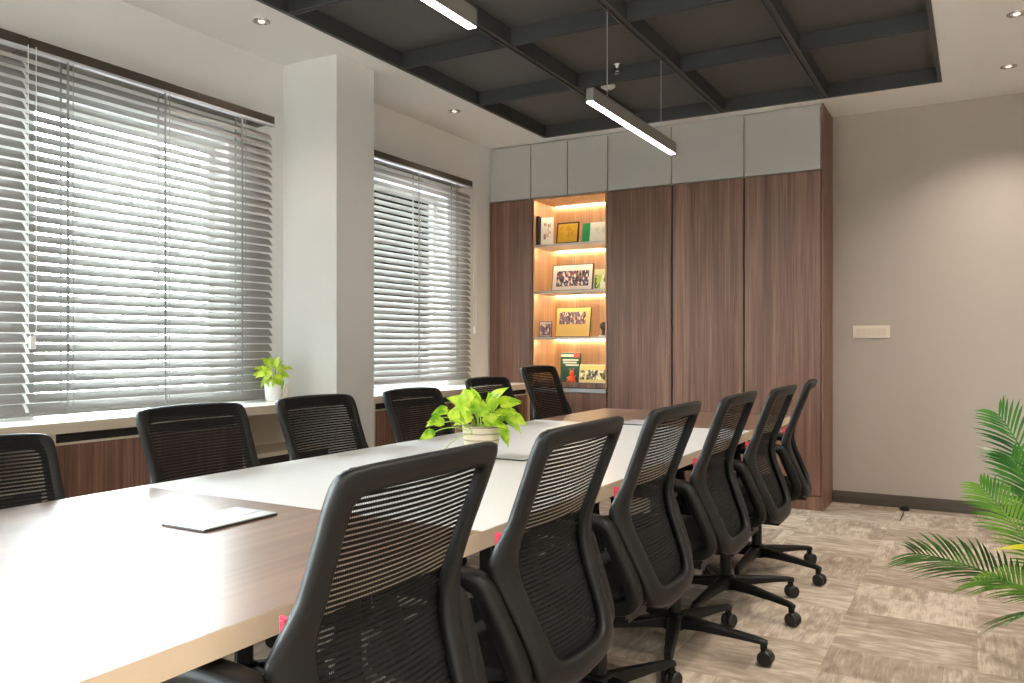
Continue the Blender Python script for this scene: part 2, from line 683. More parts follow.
T43 = math.radians(50)
blind(0.35, 2.030, 2.50, 0.862, math.radians(52), [0.6, 1.6], 'grey slatted blind cut off by the left edge of the photo')
blind(2.034, 3.448, 2.50, 0.862, T43, [2.205, 2.712, 3.208], 'wide grey slatted blind left of the white pillar', (2.035, 1.19))
blind(4.03, 5.59, 2.50, 0.90, math.radians(50), [4.22, 4.862, 5.365], 'grey slatted blind between the pillar and the wooden cupboards', (5.60, 1.30))

# ------------------------------------------------------------------ window ledge and low units
XL = -3.283


def ledge(y0, y1, label):
    o = MB().box(XW + 0.001, XL, y0, y1, 0.81, 0.853)
    r = thing('window_ledge', label, 'ledge', (-3.48, (y0 + y1) / 2, 0.81), 0, 'white window ledges')
    t = bx(-0.219, 0.193, y0 - (y0 + y1) / 2, y1 - (y0 + y1) / 2, 0.004, 0.043).build('ledge_top', 'ledge_white', r, bevel=0.002)
    bx(0.1935, 0.203, y0 - (y0 + y1) / 2, y1 - (y0 + y1) / 2, -0.003, 0.041).build('front_edge', 'beige', r)


ledge(-0.2, 3.66, 'white window ledge holding the small plant left of the pillar')
ledge(4.006, 6.09, 'white window ledge under the blind right of the pillar')


def low_cab(y0, y1, label):
    r = thing('low_cabinet', label, 'cabinet', (-3.48, (y0 + y1) / 2, 0), 0, 'low cabinets under the window ledge')
    h = (y1 - y0) / 2
    m = bx(-0.195, 0.17, -h, -h + 0.02, 0.0, 0.806)
    m.box(-0.195, 0.17, h - 0.02, h, 0, 0.806)
    m.box(-0.195, 0.17, -h + 0.02, h - 0.02, 0.06, 0.08)
    m.box(-0.195, -0.18, -h + 0.02, h - 0.02, 0.08, 0.806)
    m.box(0.15, 0.19, -h - 0.001, -h + 0.03, 0.0, 0.8065)
    m.box(0.15, 0.19, h - 0.03, h + 0.001, 0.0, 0.8065)
    m.box(0.172, 0.188, -h + 0.03, h - 0.03, 0.758, 0.766)
    m.build('body', 'beige', r)
    bx(0.12, 0.165, -h + 0.03, h - 0.03, 0.766, 0.80).build('grille', 'dark_grille', r)
    bx(0.165, 0.187, -h + 0.032, h - 0.032, 0.07, 0.757).build('door', 'walnut', r, bevel=0.0015)
    return r


def open_bay(y0, y1, label):
    r = thing('open_cabinet', label, 'cabinet', (-3.48, (y0 + y1) / 2, 0), 0, 'open bays under the window ledge')
    h = (y1 - y0) / 2
    m = bx(-0.195, -0.14, -h, h, 0.0, 0.806)
    m.box(-0.14, 0.16, -h, h, 0.57, 0.592)
    m.build('back_panel', 'beige', r)
    bx(-0.14, 0.175, -h, h, 0.0, 0.50).build('lower_door', 'walnut', r)
    bx(-0.14, 0.15, -h, h, 0.50, 0.57).build('grille', 'dark_grille', r)


low_cab(1.96, 3.01, 'low wooden cabinet between the two leftmost mesh chairs')
open_bay(3.013, 3.655, 'open beige bay under the ledge beside the pillar')
open_bay(1.25, 1.955, 'open beige bay under the ledge at the left edge of the photo')
low_cab(0.2, 1.245, 'low wooden cabinet beyond the left edge of the photo')
low_cab(4.01, 4.98, 'low wooden cabinet directly right of the pillar')
low_cab(4.99, 6.08, 'low wooden cabinet in the far corner beside the tall cupboards')

# ------------------------------------------------------------------ tall cupboards on the far wall


def tall(x0, x1, label, fz0=0.105):
    r = thing('tall_cupboard', label, 'cupboard', ((x0 + x1) / 2, YC, 0), 0, 'tall wooden cupboards')
    h = (x1 - x0) / 2
    bx(-h, h, 0.024, YW - YC - 0.002, fz0, 2.412).build('body', 'seam', r)
    bx(-h + 0.004, h - 0.004, 0, 0.0225, fz0 + 0.002, 2.41).build('door', 'walnut', r, bevel=0.0012)
    bx(-h, h, 0.012, 0.06, 0, fz0 - 0.004).build('plinth', 'walnut', r)


tall(-3.695, -3.272, 'tall wooden cupboard in the corner left of the lit shelves')
tall(-2.592, -2.052, 'tall wooden cupboard directly right of the lit shelves')
tall(-2.048, -1.502, 'tall wooden cupboard second to the right of the lit shelves')
tall(-1.498, -0.960, 'tall wooden cupboard at the right end of the cupboard wall')
m = bx(-0.9585, -0.946, YC, YW - 0.002, 0, ZC - 0.003)
tag(m.build('end_panel', 'walnut', None, bevel=0.001), 'full height wooden side panel at the right end of the cupboards', 'panel')

UX = [-3.697, -3.290, -2.946, -2.587, -2.055, -1.499, -0.960]
UL = ['white overhead cupboard in the corner by the blind', 'white overhead cupboard above the left half of the lit shelves',
      'white overhead cupboard above the right half of the lit shelves', 'white overhead cupboard above and right of the lit shelves',
      'white overhead cupboard fifth from the window', 'white overhead cupboard at the right end beside the grey wall']
for i in range(6):
    x0, x1 = UX[i], UX[i + 1]
    h = (x1 - x0) / 2
    r = thing('overhead_cupboard', UL[i], 'cupboard', ((x0 + x1) / 2, YC, 2.415), 0, 'white overhead cupboards')
    bx(-h, h, 0.026, YW - YC - 0.002, 0.002, ZC - 2.415 - 0.003).build('body', 'gloss_white', r)
    bx(-h + 0.005, h - 0.005, 0.002, 0.024, 0.004, ZC - 2.415 - 0.022).build('door', 'gloss_white', r, bevel=0.0015)

# lit display niche
R_SHELF = math.radians(25)
NX0, NX1 = -3.268, -2.596
r = thing('display_shelf_unit', 'lit wooden shelf unit with books and photo frames between the cupboards', 'shelves', ((NX0 + NX1) / 2, YC, 0))
h = (NX1 - NX0) / 2
D = YW - YC
bx(-h, -h + 0.012, 0.0, D - 0.002, 0.823, 2.412).build('side_panel', 'walnut_niche', r)
bx(h - 0.012, h, 0.0, D - 0.002, 0.823, 2.412).build('side_panel', 'walnut_niche', r)
bx(-h + 0.012, h - 0.012, D - 0.02, D - 0.002, 0.823, 2.412).build('back_panel', 'walnut_niche', r)
bx(-h + 0.012, h - 0.012, 0.0, D - 0.02, 2.397, 2.412).build('top_panel', 'walnut_niche', r)
SH = [2.02, 1.628, 1.242]
for z in SH:
    bx(-h + 0.012, h - 0.012, 0.004, D - 0.02, z - 0.018, z).build('shelf', 'shelf', r, bevel=0.001)
bx(-h + 0.012, h - 0.012, 0.0, D - 0.02, 0.825, 0.865).build('bottom_shelf', 'walnut', r)
for z in [2.397] + [s - 0.018 for s in SH]:
    bx(-h + 0.02, h - 0.02, D - 0.036, D - 0.024, z - 0.0055, z - 0.001).build('led_strip', 'led', r)
m = bx(-h + 0.002, h - 0.002, -0.006, 0.03, 0.792, 0.818)
m.box(-h + 0.002, h - 0.002, -0.012, -0.004, 0.785, 0.797)
m.build('handle_strip', 'alu', r, bevel=0.002)
bx(-h + 0.003, h - 0.003, 0, 0.022, 0.11, 0.782).build('lower_door', 'walnut', r)
bx(-h, h, 0.024, D - 0.002, 0.11, 0.82).build('lower_body', 'seam', r)
bx(-h, h, 0.012, 0.06, 0, 0.106).build('plinth', 'walnut', r)

for z in [2.397] + [q - 0.018 for q in SH]:
    d = bpy.data.lights.new('shelf_led', 'AREA')
    d.shape = 'RECTANGLE'
    d.size = NX1 - NX0 - 0.06
    d.size_y = 0.012
    d.energy = 0.75
    d.color = (1.0, 0.80, 0.56)
    o = bpy.data.objects.new('shelf_led', d)
    o.location = ((NX0 + NX1) / 2, YC + 0.016, z - 0.004)
    o.rotation_euler = (R_SHELF, 0, 0)
    sc.collection.objects.link(o)

# ------------------------------------------------------------------ things on the shelves


def picture_mat(name, paper, kind, w, hh, seed=1):
    """printed picture: rows of small coloured blobs (a group photo) over plain paper; local x right, z up"""
    m, nt, b = new_mat(name)
    N, L = nt.nodes, nt.links
    b.inputs['Roughness'].default_value = 0.45
    tc = N.new('ShaderNodeTexCoord')
    sep = N.new('ShaderNodeSeparateXYZ')
    L.new(tc.outputs['Object'], sep.inputs[0])

    def inside(sock, lo, hi):
        a = N.new('ShaderNodeMath')
        a.operation = 'GREATER_THAN'
        a.inputs[1].default_value = lo
        L.new(sock, a.inputs[0])
        c = N.new('ShaderNodeMath')
        c.operation = 'LESS_THAN'
        c.inputs[1].default_value = hi
        L.new(sock, c.inputs[0])
        d = N.new('ShaderNodeMath')
        d.operation = 'MULTIPLY'
        L.new(a.outputs[0], d.inputs[0])
        L.new(c.outputs[0], d.inputs[1])
        return d.outputs[0]
    x0, x1, z0, z1, cols, scale = kind
    ix = inside(sep.outputs[0], x0 * w, x1 * w)
    iz = inside(sep.outputs[2], z0 * hh, z1 * hh)
    msk = N.new('ShaderNodeMath')
    msk.operation = 'MULTIPLY'
    L.new(ix, msk.inputs[0])
    L.new(iz, msk.inputs[1])
    vo = N.new('ShaderNodeTexVoronoi')
    vo.inputs['Scale'].default_value = scale
    mp = N.new('ShaderNodeMapping')
    mp.inputs['Scale'].default_value = (1, 1, 0.6)
    mp.inputs['Location'].default_value = (seed * 1.7, 0, seed)
    L.new(tc.outputs['Object'], mp.inputs['Vector'])
    L.new(mp.outputs[0], vo.inputs['Vector'])
    s2 = N.new('ShaderNodeSeparateColor')
    L.new(vo.outputs['Color'], s2.inputs[0])
    cr = N.new('ShaderNodeValToRGB')
    cr.color_ramp.interpolation = 'CONSTANT'
    e = cr.color_ramp.elements
    while len(e) < len(cols):
        e.new(0.5)
    for i, c in enumerate(cols):
        e[i].position = i / len(cols)
        e[i].color = lin(c)
    L.new(s2.outputs[0], cr.inputs[0])
    mx = N.new('ShaderNodeMix')
    mx.data_type = 'RGBA'
    mx.inputs[6].default_value = lin(paper)
    L.new(msk.outputs[0], mx.inputs[0])
    L.new(cr.outputs[0], mx.inputs[7])
    L.new(mx.outputs[2], b.inputs['Base Color'])
    M[name] = m
    return name


for k, c in dict(frame_dark=(52, 40, 32), frame_gold=(196, 158, 74), gold=(206, 160, 40), cert_green=(30, 140, 76), cert_white=(226, 222, 206),
                 book_black=(34, 30, 30), book_white=(222, 216, 206), book_green=(30, 74, 52), book_red=(190, 60, 48), title=(206, 206, 180),
                 orange=(236, 96, 44), page=(230, 224, 210), figurine=(58, 46, 44), lime=(150, 186, 50), blue_grey=(120, 116, 130)).items():
    M[k] = plain(k, c, 0.45, noise=0.06, scale=40)

PEOPLE = [(40, 36, 44), (150, 60, 70), (226, 214, 200), (70, 74, 96), (190, 150, 130), (110, 90, 90), (34, 34, 38)]
GREENS = [(70, 110, 40), (180, 190, 60), (230, 226, 200), (120, 150, 60)]
SEPIA = [(92, 70, 84), (140, 112, 108), (206, 176, 140), (60, 50, 66), (120, 88, 96)]


def framed(name, label, cat, x0, x1, z, hgt, y, fmat, pic, lean=0.16, th=0.014, border=0.008, rz=0.0, group='frames and certificates on the lit shelves'):
    w = x1 - x0
    y += 0.05
    r = thing(name, label, cat, ((x0 + x1) / 2, y, z + 0.001), rz, group)
    r.rotation_euler = (-lean, 0, rz)
    r.location.z = z + 0.001
    bx(-w / 2, w / 2, 0, th, 0, hgt).build('frame', fmat, r, bevel=0.002)
    bx(-w / 2 + border, w / 2 - border, -0.0015, 0.0, border, hgt - border).build('picture', pic, r)
    return r


def easel_back(r, h, th, lean):
    m = MB()
    m.box(-0.012, 0.012, th, th + 0.004, 0.0, h)
    return m


framed('gold_plaque', 'gold award plaque in a dark frame on the top lit shelf', 'plaque', -3.08, -2.874, SH[0], 0.185, 6.10,
       'frame_dark', picture_mat('gold_print', (206, 158, 42), (-.32, .32, .25, .8, [(206, 158, 42), (188, 138, 30), (214, 168, 52)], 60), .19, .19), border=0.014)
r = framed('certificate', 'white certificate with a green stripe on the top lit shelf', 'certificate', -2.84, -2.622, SH[0], 0.165, 6.10,
           'cert_white', picture_mat('cert_print', (228, 224, 206), (-.2, .4, .3, .7, [(228, 224, 206), (214, 210, 190)], 50), .26, .17), border=0.003)
bx(-0.109, -0.04, -0.0032, -0.0016, 0.002, 0.163).build('green_stripe', 'cert_green', r)
framed('group_photo', 'large framed group photo with white border on the second lit shelf', 'picture', -3.128, -2.752, SH[1], 0.225, 6.11,
       'frame_dark', picture_mat('group_print', (224, 208, 192), (-.38, .40, .16, .72, PEOPLE, 75), .38, .235), border=0.007)
framed('greeting_card', 'small green and yellow card right of the large group photo', 'card', -2.735, -2.622, SH[1], 0.17, 6.10,
       'page', picture_mat('card_print', (214, 208, 150), (-.4, .4, .05, .75, GREENS, 40), .14, .165, 3), border=0.004)
framed('small_picture', 'small tilted photo frame left of the gold framed photo', 'picture', -3.235, -3.125, SH[2], 0.135, 6.10,
       'frame_dark', picture_mat('small_print', (190, 170, 166), (-.4, .4, .1, .9, SEPIA, 60), .115, .125, 5), border=0.006, rz=0.25)
framed('gold_framed_photo', 'gold framed group photo on the third lit shelf', 'picture', -3.098, -2.779, SH[2], 0.252, 6.12,
       'frame_dark', picture_mat('gold_group_print', (216, 176, 96), (-.40, .36, .42, .84, SEPIA, 80), .32, .255, 2), border=0.005)
framed('photo_print', 'landscape photo of people leaning on the bottom lit shelf', 'picture', -2.868, -2.622, 0.865, 0.15, 6.10,
       'page', picture_mat('photo_print_img', (222, 200, 110), (-.42, .46, .18, .78, [(60, 56, 50), (230, 214, 150), (120, 110, 80), (240, 230, 200)], 70), .27, .135, 4), border=0.005)

# upright books on the top shelf
for (x0, x1, hh, lean, mt, lb) in ((-3.25, -3.232, 0.245, 0.03, 'book_black', 'black book standing at the left end of the top lit shelf'),):
    r = thing('book', lb, 'book', (-3.238, 6.20, SH[0] + 0.001), 0, 'books on the lit shelves')
    bx(-0.012, 0.012, -0.08, 0.09, 0, hh).build('cover', mt, r, bevel=0.002)
    bx(-0.008, 0.008, -0.078, 0.088, 0.004, hh + 0.001).build('pages', 'page', r)
r = framed('award_certificate', 'white paper award leaning beside the black book on the top shelf', 'certificate', -3.212, -3.105, SH[0], 0.24, 6.09,
           'book_white', picture_mat('award_print', (226, 214, 200), (-.3, .3, .2, .8, [(226, 214, 200), (200, 170, 140), (150, 110, 90)], 55), .1, .235, 6), border=0.004, rz=0.35)
# green book and red band
r = thing('book', 'green book with red and cream bands behind the orange figurine', 'book', (-2.973, 6.19, 0.866), 0, 'books on the lit shelves')
r.rotation_euler = (-0.1, 0, 0)
bx(-0.088, 0.088, 0, 0.026, 0, 0.245).build('cover', 'book_green', r, bevel=0.002)
bx(-0.084, 0.085, 0.003, 0.023, 0.003, 0.2465).build('pages', 'page', r)
m = bx(-0.086, 0.03, -0.001, 0, 0.212, 0.232)
for q, (a, b) in enumerate(((-0.07, 0.075), (-0.065, 0.06), (-0.04, 0.08))):
    m.box(a, b, -0.001, 0, 0.178 - q * 0.021, 0.191 - q * 0.021)
m.build('title_bands', 'title', r)
bx(0.03, 0.087, -0.001, 0, 0.208, 0.242).build('red_corner', 'book_red', r)
# orange figurine
r = thing('figurine', 'small orange animal figurine in front of the green book', 'figurine', (-2.925, 6.135, 0.866))
m = MB()
m.lathe([(0.006, 0), (0.024, 0.004), (0.03, 0.022), (0.026, 0.045), (0.014, 0.06)], n=14)
m.tube([(-0.018, -0.008, 0.02), (-0.034, -0.018, 0.006)], 0.009, 8)
m.tube([(0.018, -0.008, 0.02), (0.036, -0.016, 0.006)], 0.009, 8)
m.tube([(-0.02, 0, 0.045), (-0.042, -0.006, 0.035)], 0.007, 8)
m.tube([(0.02, 0, 0.045), (0.038, -0.006, 0.058)], 0.007, 8)
m.build('body', 'orange', r, smooth=True)
m = MB()
m.lathe([(0.004, 0.056), (0.018, 0.062), (0.021, 0.075), (0.016, 0.09), (0.004, 0.096)], n=14)
m.tube([(-0.011, 0, 0.088), (-0.02, 0, 0.118)], 0.006, 7, taper=0.3)
m.tube([(0.011, 0, 0.088), (0.019, 0, 0.12)], 0.006, 7, taper=0.3)
m.build('head', 'orange', r, smooth=True)
# dark figurine on the third shelf
r = thing('trophy', 'small dark trophy at the right end of the third lit shelf', 'trophy', (-2.652, 6.16, SH[2] + 0.001))
m = MB()
m.lathe([(0.03, 0), (0.03, 0.012), (0.014, 0.02), (0.013, 0.05), (0.028, 0.075), (0.03, 0.1), (0.016, 0.112), (0.012, 0.12)], n=16)
m.build('cup', 'figurine', r, smooth=True)
bx(-0.026, 0.026, -0.033, -0.029, 0.001, 0.012).build('name_plate', 'page', r)

# ------------------------------------------------------------------ table
TXL, TXR, TYA, TYB = -2.176, -0.975, 0.42, 5.072
S1, S2 = 1.575, 4.10
r = thing('conference_table', 'long conference table with white centre and brown wood ends', 'table', ((TXL + TXR) / 2, 2.75, 0))
ox, oy = (TXL + TXR) / 2, 2.75
hw = (TXR - TXL) / 2
bx(-hw, hw, S1 - oy, S2 - oy, 0.713, 0.75).build('white_top', 'table_white', r)['label'] = 'white middle section of the tabletop'
bx(-hw, hw, TYA - oy, S1 - oy - 0.0008, 0.713, 0.75).build('wood_top', 'table_wood', r)
bx(-hw, hw, S2 - oy + 0.0008, TYB - oy, 0.713, 0.75).build('wood_top', 'table_wood', r)
m = bx(hw, hw + 0.0015, TYA - oy, TYB - oy, 0.708, 0.7495)
m.box(-hw - 0.0015, -hw, TYA - oy, TYB - oy, 0.708, 0.7495)
m.box(-hw - 0.0015, hw + 0.0015, TYA - oy - 0.0015, TYA - oy, 0.708, 0.7495)
m.box(-hw - 0.0015, hw + 0.0015, TYB - oy, TYB - oy + 0.0015, 0.708, 0.7495)
m.build('edge_band', 'table_edge', r)
for y in (0.95, 2.75, 4.6):
    m = bx(-0.10, 0.10, y - oy - 0.20, y - oy + 0.20, 0.0, 0.03)
    m.box(-0.06, 0.06, y - oy - 0.13, y - oy + 0.13, 0.03, 0.68)
    m.box(-0.36, 0.36, y - oy - 0.03, y - oy + 0.03, 0.68, 0.713)
    m.build('pedestal', 'black_plastic', r, bevel=0.004)
bx(-0.03, 0.03, TYA - oy + 0.5, TYB - oy - 0.45, 0.685, 0.7125).build('crossbar', 'black_plastic', r)


def lid(x, y, w, l, label):
    o = thing('cable_box', label, 'cable box', (x, y, 0.7505), 0, 'flat cable box lids on the table')
    bx(-w / 2, w / 2, -l / 2, l / 2, 0, 0.004).build('rim', 'plate_edge', o, bevel=0.0008)
    bx(-w / 2 + 0.002, w / 2 - 0.05, -l / 2 + 0.002, l / 2 - 0.002, 0.004, 0.007).build('flap', 'plate', o, bevel=0.0008)
    bx(w / 2 - 0.047, w / 2 - 0.002, -l / 2 + 0.002, l / 2 - 0.002, 0.004, 0.007).build('brush_strip', 'plate', o, bevel=0.0008)


lid(-1.58, 1.362, 0.145, 0.222, 'flat silver cable lid on the near wood end of the table')
lid(-1.50, 2.66, 0.14, 0.13, 'flat silver lid beside the potted plant on the table')
lid(-1.60, 4.195, 0.15, 0.245, 'flat silver lid near the far wood end of the table')

# ------------------------------------------------------------------ chairs


def resample(pts, n):
    d = [0]
    for i in range(len(pts)):
        d.append(d[-1] + (Vector(pts[(i + 1) % len(pts)]) - Vector(pts[i])).length)
    out = []
    j = 0
    for k in range(n):
        t = d[-1] * k / n
        while d[j + 1] < t:
            j += 1
        u = (t - d[j]) / max(1e-9, d[j + 1] - d[j])
        a, b = Vector(pts[j]), Vector(pts[(j + 1) % len(pts)])
        out.append(a.lerp(b, u))
    return out


def chaikin(pts, it=3):
    for _ in range(it):
        q = []
        for i in range(len(pts)):
            a, b = Vector(pts[i]), Vector(pts[(i + 1) % len(pts)])
            q += [a.lerp(b, 0.25), a.lerp(b, 0.75)]
        pts = q
    return pts


def sym(half):
    """half outline from the top centre down the +x side to the bottom centre, mirrored"""
    return half + [(-x, z) for x, z in reversed(half) if abs(x) > 1e-6]


PY = [(0.36, -0.245), (0.44, -0.255), (0.50, -0.244), (0.58, -0.214), (0.66, -0.186), (0.72, -0.184), (0.80, -0.210), (0.90, -0.248), (1.0, -0.284), (1.06, -0.305)]


def backy(z, x=0.0):
    for i in range(len(PY) - 1):
        if PY[i][0] <= z <= PY[i + 1][0]:
            p0, p1, p2, p3 = PY[max(i - 1, 0)][1], PY[i][1], PY[i + 1][1], PY[min(i + 2, len(PY) - 1)][1]
            t = (z - PY[i][0]) / (PY[i + 1][0] - PY[i][0])
            v = 0.5 * ((2 * p1) + (-p0 + p2) * t + (2 * p0 - 5 * p1 + 4 * p2 - p3) * t * t + (-p0 + 3 * p1 - 3 * p2 + p3) * t ** 3)
            return v + 0.55 * x * x
    return PY[-1][1] if z > 1 else PY[0][1]


OUT = sym([(0, 1.0), (0.12, 0.998), (0.19, 0.994), (0.214, 0.986), (0.221, 0.957), (0.219, 0.9), (0.216, 0.83), (0.218, 0.78), (0.236, 0.732),
           (0.254, 0.695), (0.234, 0.645), (0.214, 0.56), (0.203, 0.49), (0.19, 0.445), (0.155, 0.42), (0.1, 0.412), (0, 0.412)])
INN = sym([(0, 0.956), (0.115, 0.955), (0.163, 0.95), (0.18, 0.94), (0.183, 0.912), (0.179, 0.86), (0.175, 0.79), (0.174, 0.74), (0.173, 0.70),
           (0.167, 0.66), (0.156, 0.60), (0.146, 0.545), (0.138, 0.51), (0.126, 0.485), (0.102, 0.473), (0.06, 0.47), (0, 0.47)])
ON = chaikin(OUT, 2)
IN_ = chaikin(INN, 2)


def chair_prototype():
    r = thing('office_chair', 'chair', 'chair')
    # back frame
    rings = []
    for a, b in zip(ON, IN_):
        c = (a + b) / 2
        d = (b - a) / 2
        ring = []
        for k in range(12):
            t = 2 * PI * k / 12
            ct, st = math.cos(t), math.sin(t)
            ct = math.copysign(abs(ct) ** 0.6, ct)
            st = math.copysign(abs(st) ** 0.6, st)
            p = c + d * ct
            ring.append((p.x, backy(p.y, p.x) + 0.016 * st, p.y))
        rings.append(ring)
    bf = MB().loft(rings, closed_path=True).build('back_frame', 'frame_plastic', r, smooth=True)
    # mesh panel
    vs, fs = [], []
    rows, cols = 40, 14
    zs = [0.428 + (0.992 - 0.428) * i / rows for i in range(rows + 1)]

    def halfw(z):
        best = 0
        pts = ON
        for i in range(len(pts)):
            a, b = pts[i], pts[(i + 1) % len(pts)]
            if (a.y - z) * (b.y - z) <= 0 and abs(a.y - b.y) > 1e-9:
                x = a.x + (b.x - a.x) * (z - a.y) / (b.y - a.y)
                best = max(best, x)
        return max(best, 0.1) - 0.007
    for z in zs:
        w = halfw(z)
        for j in range(cols + 1):
            x = -w + 2 * w * j / cols
            vs.append((x, backy(z, x) + 0.0175 - 0.006 * (abs(x) / w) ** 8, z))
    for i in range(rows):
        for j in range(cols):
            k = i * (cols + 1) + j
            fs.append((k, k + 1, k + cols + 2, k + cols + 1))
    MB().add(vs, fs).build('back_mesh', 'mesh', r, smooth=True)
    # arm loops
    for s in (-1, 1):
        rear = [(z, 0.247 if z > 0.67 else 0.247 - (0.67 - z) * 0.17) for z in (0.665, 0.61, 0.54, 0.47)]
        path = chaikin([(0.12, 0.655), (0.02, 0.672), (-0.06, 0.676), (backy(0.69, 0.25) + 0.035, 0.672)] +
                       [(backy(z, x) + 0.014, z) for z, x in rear] +
                       [(-0.19, 0.432), (-0.13, 0.425), (0.0, 0.425), (0.075, 0.43), (0.105, 0.46), (0.125, 0.55), (0.14, 0.62)], 2)
        rings = []
        n = len(path)
        for i in range(n):
            p = path[i]
            t = (path[(i + 1) % n] - path[i - 1]).normalized()
            nn = Vector((-t.y, t.x))
            xc = s * (0.262 - max(0, (0.67 - p.y)) * 0.18)
            ring = []
            for k in range(10):
                a = 2 * PI * k / 10
                ca = math.copysign(abs(math.cos(a)) ** 0.38, math.cos(a))
                sa = math.copysign(abs(math.sin(a)) ** 0.38, math.sin(a))
                q = p + nn * (0.021 * sa)
                ring.append((xc + 0.025 * ca, q.x, q.y))
            rings.append(ring)
        MB().loft(rings, closed_path=True).build('armrest', 'frame_plastic', r, smooth=True)
    # seat cushion
    rings = []
    for zz, sc_ in ((0.405, 0.90), (0.413, 0.97), (0.435, 1.0), (0.455, 0.985), (0.47, 0.93), (0.476, 0.8), (0.477, 0.4)):
        ring = []
        for k in range(32):
            a = 2 * PI * k / 32
            ca = math.copysign(abs(math.cos(a)) ** 0.45, math.cos(a))
            sa = math.copysign(abs(math.sin(a)) ** 0.45, math.sin(a))
            ring.append((0.235 * sc_ * ca, 0.03 + 0.235 * sc_ * sa, zz - 0.012 * max(0, sa) ** 2))
        rings.append(ring)
    MB().loft(rings).build('seat', 'fabric', r, smooth=True)
    m = bx(-0.20, 0.20, -0.17, 0.20, 0.388, 0.404)
    m.box(-0.08, 0.08, -0.13, 0.10, 0.335, 0.388)
    m.box(-0.06, 0.06, -0.245, -0.13, 0.392, 0.418)
    m.tube([(0.08, 0.03, 0.36), (0.24, 0.04, 0.358)], 0.007, 8)
    m.build('tilt_mechanism', 'black_plastic', r, bevel=0.006)
    m = MB()
    m.lathe([(0.026, 0.10), (0.026, 0.24), (0.015, 0.242), (0.015, 0.42)], n=18)
    m.build('gas_cylinder', 'black_plastic', r, smooth=False)
    m = MB()
    m.lathe([(0.02, 0.072), (0.045, 0.076), (0.05, 0.10), (0.044, 0.128), (0.03, 0.138)], n=20)
    m.build('base_hub', 'black_plastic', r, smooth=True)
    for k in range(5):
        rings = []
        for u, w, zb, zt in ((0.03, 0.026, 0.082, 0.130), (0.12, 0.024, 0.086, 0.122), (0.25, 0.019, 0.083, 0.108), (0.335, 0.016, 0.078, 0.098), (0.358, 0.012, 0.074, 0.092)):
            rings.append([(u, -w, zb), (u, w, zb), (u, w, zt - 0.008), (u, w * 0.55, zt), (u, -w * 0.55, zt), (u, -w, zt - 0.008)])
        m = MB().loft(rings)
        m.lathe([(0.012, 0.056), (0.014, 0.085)], c=(0.345, 0, 0), n=12)
        lg = m.build('leg', 'black_plastic', r, bevel=0.002)
        lg.rotation_euler = (0, 0, 2 * PI * k / 5)
        c = MB()
        rot = Matrix.Rotation(PI / 2, 4, 'X')
        for s in (-1, 1):
            c.lathe([(0.014, -0.010), (0.025, -0.010), (0.0285, -0.006), (0.0285, 0.006), (0.025, 0.010), (0.014, 0.010)],
                    c=(0.352, s * 0.0135, 0.0286), n=18, mat=rot)
        c.lathe([(0.018, -0.003), (0.026, -0.003), (0.026, 0.003), (0.018, 0.003)], c=(0.352, 0, 0.032), n=18, mat=rot)
        c.box(0.336, 0.356, -0.010, 0.010, 0.04, 0.062)
        c.build('caster', 'rubber', lg, smooth=False, bevel=0.0015)
    # red hang tag fixed at the lumbar adjuster
    m = MB()
    yb = backy(0.75, 0.21)
    m.box(-0.219, -0.213, yb + 0.008, yb + 0.026, 0.738, 0.768)
    m.box(-0.2225, -0.2188, yb + 0.011, yb + 0.021, 0.744, 0.764)
    m.build('red_tag', 'red', r, bevel=0.0015)['label'] = 'red hang tag'
    return r


proto = chair_prototype()


def kids(o):
    return [c for c in bpy.data.objects if c.parent == o]


def dup(root):
    c = root.copy()
    sc.collection.objects.link(c)
    for ch in kids(root):
        d = ch.copy()
        sc.collection.objects.link(d)
        d.parent = c
        for g in kids(ch):
            e = g.copy()
            sc.collection.objects.link(e)
            e.parent = d
    return c


LOWER = ('leg', 'base_hub', 'gas_cylinder')


def place(o, x, y, rz, dz, base, label, group, tag_on):
    o.location = (x, y, 0)
    o.rotation_euler = (0, 0, rz)
    tag(o, label, 'chair', group)
    k = 0
    for ch in sorted(kids(o), key=lambda c: c.name):
        nm = ch.name.split('.')[0]
        if nm == 'leg':
            ch.rotation_euler = (0, 0, base - rz + 2 * PI * k / 5)
            k += 1
        elif nm not in LOWER and (dz <= 0 or nm.startswith('back')):
            ch.location.z += dz
        if nm == 'red_tag' and not tag_on:
            bpy.data.objects.remove(ch)


R_ = math.radians
RIGHT = [
    (-1.045, 1.105, 90, 0.0, 20, 'black mesh chair nearest the camera in front of the table'),
    (-1.045, 1.73, 90, 0.0, -10, 'second black mesh chair from the camera on the near side of the table'),
    (-1.04, 2.38, 90, 0.0, -4, 'third black mesh chair from the camera on the near side of the table'),
    (-1.025, 3.075, 90, 0.0, -3, 'fourth black mesh chair from the camera, before the brown far end'),
    (-0.99, 3.69, 90, 0.0, -24.6, 'black mesh chair second from the cupboards on the near side'),
    (-1.0, 4.33, 98, 0.0, -20.5, 'black mesh chair beside the cupboard end at the far right of the table'),
]
LEFT = [
    (-2.08, 1.18, -90, -0.075, -4, 'black mesh chair cut by the left edge of the photo'),
    (-2.08, 1.89, -90, -0.03, -4, 'black mesh chair in front of the wide blind and wooden low cabinet'),
    (-2.08, 2.49, -90, -0.03, -4, 'black mesh chair in front of the pillar and small white pot'),
    (-2.08, 3.14, -90, -0.03, -4, 'black mesh chair across the table, left of the table plant'),
    (-2.09, 3.84, -90, 0.0, -4, 'black mesh chair across the table, partly behind the table plant'),
    (-2.12, 4.50, -90, 0.048, -4, 'black mesh chair in front of the lit shelves'),
]
allc = [(p, 'chairs along the near side of the table', True) for p in RIGHT] + [(p, 'chairs along the window side of the table', False) for p in LEFT]
